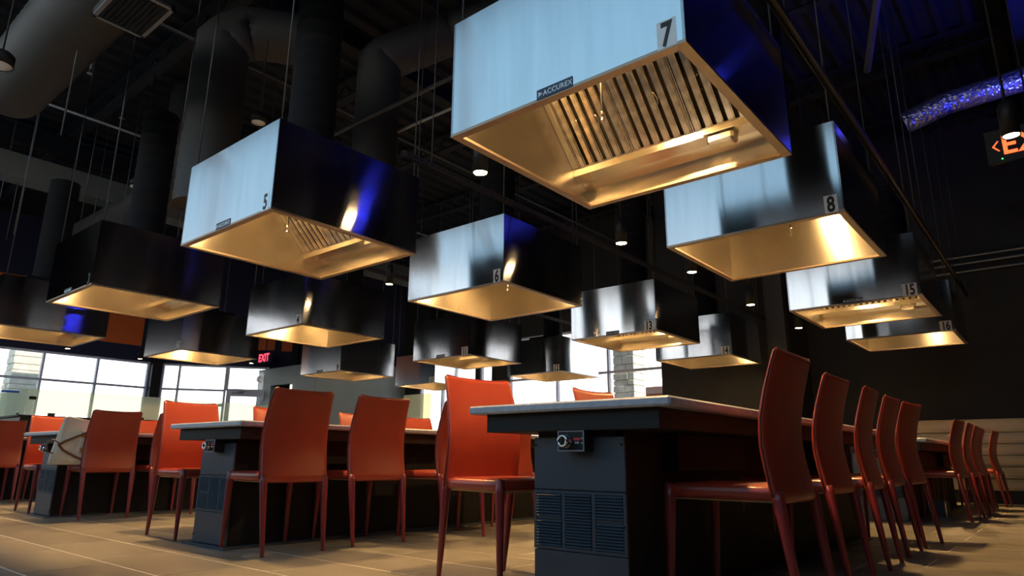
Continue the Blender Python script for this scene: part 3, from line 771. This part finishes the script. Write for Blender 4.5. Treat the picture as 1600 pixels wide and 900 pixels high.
# ------------------------------------------------------------------ exit signs
ex = empty('exit_sign', (.13, 6.5, 2.96)); tag(ex, 'red lit EXIT sign with arrow at the right edge, behind a spotlight', 'sign')
MB().cbox(-.33, .33, 0, .03, 0, .30, .004).build('sign_panel', BLACKS, ex)
MB().tube([(0, .015, .3), (0, .015, ZC-2.96)], .008, 6).build('stem', BLACKS, ex)
tm = text_mesh('EXIT', .235, EXITR, bold=.004, xs=.92, align='LEFT', spacing=1.05); t = newobj('lettering', tm, ex, (-.225, -.002, .07)); t.rotation_euler = FRONT
ar = MB(); tri(ar, [(-.235, .195), (-.245, .195), (-.285, .150), (-.245, .105), (-.235, .105), (-.27, .150)], -.001); ar.build('arrow', EXITR, ex)
MB().lathe([(.006, 0), (.004, -.006), (0, -.007)], 8, (-.23, -.004, .035)).build('status_light', GREENL, ex)
e2 = empty('exit_sign', (-16.05, 9.22, 2.93)); tag(e2, 'small red lit EXIT sign left of the black column above the grey wall', 'sign')
MB().cbox(-.38, .34, 0, .03, 0, .30, .004).build('sign_panel', NAVY, e2)
MB().tube([(0, .015, .3), (0, .015, ZC-2.93)], .010, 6).build('stem', BLACKS, e2)
tm = text_mesh('EXIT', .28, EXITP, bold=.008, xs=.85, spacing=1.05); t = newobj('lettering', tm, e2, (-.04, -.002, .05)); t.rotation_euler = FRONT
# small devices on the grey wall
fa = MB(); fa.lathe([(.10, 0), (.10, .03), (.07, .09), (0, .10)], 16); fa.xf(Matrix.Translation((-16.62, 9.5, 2.57)) @ Matrix.Rotation(R_(90), 4, 'X'))
tag(fa.build('alarm_dome', mat('alarm_red', (.25, .04, .04), .4)), 'dark red round alarm on the grey wall under the small EXIT sign', 'alarm')
sw = MB(); sw.cbox(-16.46, -16.36, 9.47, 9.5, 2.0, 2.22, .004); tag(sw.build('wall_device', WHITEST), 'upper white switch plate on the grey wall left of the doorway', 'switch')
sw = MB(); sw.cbox(-16.50, -16.34, 9.44, 9.5, 1.60, 1.78, .006); tag(sw.build('wall_device', WHITEST), 'lower white box on the grey wall above the chair top', 'switch')

# ------------------------------------------------------------------ overhead services
def duct(name, pts, r, m, label, corr=.12, n=22):
    mb = MB(); P = [Vector(p) for p in pts]; out = []; rad = []
    for a, b in zip(P, P[1:]):
        L = (b-a).length; k = max(2, int(L/corr))
        for i in range(k):
            out += [a+(b-a)*(i/k), a+(b-a)*((i+.15)/k)]; rad += [r*1.02, r]
    out.append(P[-1]); rad.append(r)
    mb.tube(out, rad, n); return tag(mb.build(name, m), label, 'duct')
duct('spiral_duct', [(-8.35, 1.5, 4.42), (-3.2, 1.5, 4.42), (-1.2, 1.5, 4.42)], .33, DUCTM, 'large grey spiral duct at the top left corner')
duct('spiral_duct', [(-13.6, 3.8, 4.35), (-10.8, 3.8, 4.3), (-9.7, 3.8, 4.35), (-9.45, 3.8, 4.9), (-9.45, 3.8, 5.93)], .26, DUCTM, 'curved dark flexible duct above hoods 1 and 3', .09)
duct('spiral_duct', [(-6.33, 2.80, 2.95), (-6.33, 2.80, 4.8), (-6.2, 3.0, 4.98), (-5.75, 3.6, 4.98)], .27, DUCTM, 'wide vertical ribbed duct rising behind hood 5', .12)
duct('spiral_duct', [(-5.4, 4.15, 3.3), (-5.4, 4.15, 4.9), (-4.8, 4.7, 5.3), (-3.0, 5.2, 5.35)], .24, DUCTM, 'dark duct elbow between hoods 5 and 7', .12)
duct('foil_duct', [(-1.0, 8.7, 4.55), (-.55, 8.7, 4.66), (.9, 8.75, 4.75), (3.5, 8.75, 4.75)], .13, FOIL, 'crinkled foil duct lit blue at the top right', .05, 16)
gr = empty('air_diffuser', (-5.35, 1.62, 4.02)); tag(gr, 'square air grille hanging under the big spiral duct', 'vent')
MB().box(-.30, .30, -.20, .20, .02, .12).build('duct_boot', DUCTM, gr)
f = MB()
for q in ((-.3, .3, -.2, -.17), (-.3, .3, .17, .2), (-.3, -.27, -.2, .2), (.27, .3, -.2, .2)): f.box(q[0], q[1], q[2], q[3], 0, .03)
f.build('grille_frame', GALV, gr)
for k in range(9): MB().box(-.26, .26, -.165+k*.037, -.145+k*.037, .004, .012).build('grille_slat', BEAMM, gr)
def pipe(name, pts, r, m, label, cat='pipe', group=None): return tag(MB().tube(pts, r, 8).build(name, m), label, cat, group)
pipe('sprinkler_main', [(-1.2, 7.9, 4.95), (-.75, 6.6, 5.3), (-.7, 4.0, 5.35)], .04, GALV, 'blue lit pipe end pointing down at the top right edge')
duct('foil_duct', [(.50, 8.75, 4.95), (.50, 8.75, 5.6)], .12, FOIL, 'crinkled foil riser, brightest blue, at the top right corner', .05, 16)
pipe('steel_pipe', [(-5.37, 4.3, 3.55), (-5.37, 4.3, 4.0), (-5.33, 4.3, 4.02), (-2.2, 4.3, 3.98)], .018, GALV, 'bright steel pipe with an elbow left of hood 7')
pipe('sprinkler_main', [(-9.0, 3.9, 4.02), (3.5, 3.9, 4.0)], .022, RODM, 'dark sprinkler pipe crossing behind hood 7')
pipe('sprinkler_main', [(-6.66, YF+.05, 4.9), (-6.66, YB-.05, 4.9)], .02, RODM, 'thin overhead pipe crossing the top left ceiling')
pipe('sprinkler_main', [(-9.9, YF+.05, 5.1), (-9.9, YB-.05, 5.1)], .02, GALV, 'overhead pipe with pale coupling above hood 3')
for i, (u, v, z) in enumerate(((140, 115, 5.2), (190, 185, 5.2), (305, 178, 5.1), (258, 20, 5.2))):
    x, y = pos(u, v, z)
    e = empty('ceiling_sprinkler', (x, y, z)); tag(e, ['small sprinkler head by the big duct', 'small sprinkler head on the pipe left of centre ceiling', 'small sprinkler head above hood 5', 'small sprinkler head near the top edge, left of centre'][i], 'sprinkler', 'ceiling sprinkler heads')
    MB().tube([(0, 0, .05), (0, 0, ZC-z)], .012, 6).build('drop_pipe', GALV, e)
    MB().lathe([(.035, 0), (.035, .004), (.010, .01), (.012, .06), (0, .061)], 10).build('head', GALV, e)
# perforated struts above the hood columns
def strut(x, y0, y1, z, label):
    e = empty('strut_channel', (x, y0, z)); L = y1-y0
    m = MB(); m.box(-.02, .02, 0, L, .04, .043); m.box(-.02, -.017, 0, L, 0, .042); m.box(.017, .02, 0, L, 0, .042); m.build('channel', RODM, e)
    h = MB(); k = .04
    while k < L-.05: h.box(-.0208, -.0196, k, k+.03, .014, .028); h.box(.0196, .0208, k, k+.03, .014, .028); k += .06
    h.build('slots', INK, e, kind='stuff')
    for yy in (.3, L*.5, L-.3): MB().tube([(0, yy, .04), (0, yy, ZC-z-.08)], .005, 6).build('rod', RODM, e)
    return tag(e, label, 'strut', 'perforated strut channels')
strut(-3.62, 3.05, 10.9, 2.78, 'perforated strut in the middle, between the two big pale hoods')
strut(-.82, 2.9, 10.9, 2.74, 'perforated strut at right, crossing above the wall side')
strut(-6.70, 3.2, 10.9, 2.9, 'perforated strut at left, behind the second pale hood')
for k, (x, y) in enumerate(((-8.6, 1.25), (-9.4, 2.0), (-6.4, 1.55), (-5.8, 2.3), (-8.2, 3.4), (-10.6, 3.0), (-12.6, 2.6))):
    o = MB().tube([(0, 0, 0), (0, 0, ZC-2.95-k*.15)], .007, 6).build('hanger_rod', RODM); o.location = (x, y, 2.95+k*.15)
    tag(o, 'thin vertical hanger rod in the dark ceiling void at upper left', 'rod', 'loose hanger rods upper left')
# blue wash lights at top right, thrown up at the deck
for i, (x, y, z) in enumerate(((.72, 8.15, 4.1), (.75, 6.0, 4.3))):
    e = empty('blue_wash_light', (x, y, z)); tag(e, ['blue uplight near the foil duct, out past the right edge', 'blue uplight over the spotlight, out past the right edge'][i], 'lamp', 'blue wash lights')
    MB().box(-.16, .16, -.16, .16, -.08, -.07).box(-.16, -.15, -.16, .16, -.08, .02).box(.15, .16, -.16, .16, -.08, .02).box(-.15, .15, -.16, -.15, -.08, .02).box(-.15, .15, .15, .16, -.08, .02).build('lamp_housing', BLACKS, e)
    MB().tube([(.15, 0, 0), (.15, 0, ZC-z-.08)], .008, 6).build('stem', BLACKS, e)
    ld = bpy.data.lights.new('blue_led', 'AREA'); ld.shape = 'SQUARE'; ld.size = .26; ld.energy = BLUE_W; ld.color = (.04, .05, 1.0)
    lo = bpy.data.objects.new('blue_led', ld); COL.objects.link(lo); lo.parent = e; lo.location = (0, 0, -.03); lo.rotation_euler = (PI, R_(-30), 0)

# ------------------------------------------------------------------ things outside
def pillar(x, y, wx, wy, h, label):
    e = empty('stone_pillar', (x, y, -.15)); rnd = random.Random(3); z = 0
    MB().box(-wx/2+.03, wx/2-.03, -wy/2+.03, wy/2-.03, 0, h).build('core', GROUND, e)
    while z < h-.05:
        hh = rnd.choice((.14, .18, .22)); hh = min(hh, h-z); xx = -wx/2
        while xx < wx/2-.01:
            ww = min(rnd.uniform(.22, .45), wx/2-xx)
            if wx/2-xx-ww < .1: ww = wx/2-xx
            MB().cbox(xx+.006, xx+ww-.006, -wy/2-rnd.uniform(0, .03), wy/2+rnd.uniform(0, .03), z+.006, z+hh-.006, .012).build('stone', STONEB, e); xx += ww
        z += hh
    return tag(e, label, 'pillar')
p1 = pillar(-23.5, 5.87, .7, .66, 4.0, 'pale stacked-stone pillar outside the left window'); 
p2 = pillar(-8.67, 15.3, .62, .62, 4.0, 'pale stacked-stone pillar outside the back window right of the mullion')
tag(MB().cbox(-7.0, -6.4, 13.0, 13.4, -.15, 2.08, .02).build('planter_box', COPPER), 'terracotta box outside the back window corner above the table edge', 'planter')
for i, (M, lb) in enumerate(((MB().box(-12.4, -12.38, 2.88, 3.1, 1.47, 1.50), 'blue tape strip above the frosted panel at far left'), (MB().box(-17.02, -16.72, 8.58, 8.60, 1.80, 1.87), 'blue tape strip by the glass door'), (MB().tube([(-8.72, 12.42, 1.50), (-8.55, 12.42, 1.78)], .02, 6), 'slanted blue tape strip on the back window'))):
    tag(M.build('tape_strip', BLUET), lb, 'tape', 'blue tape strips')
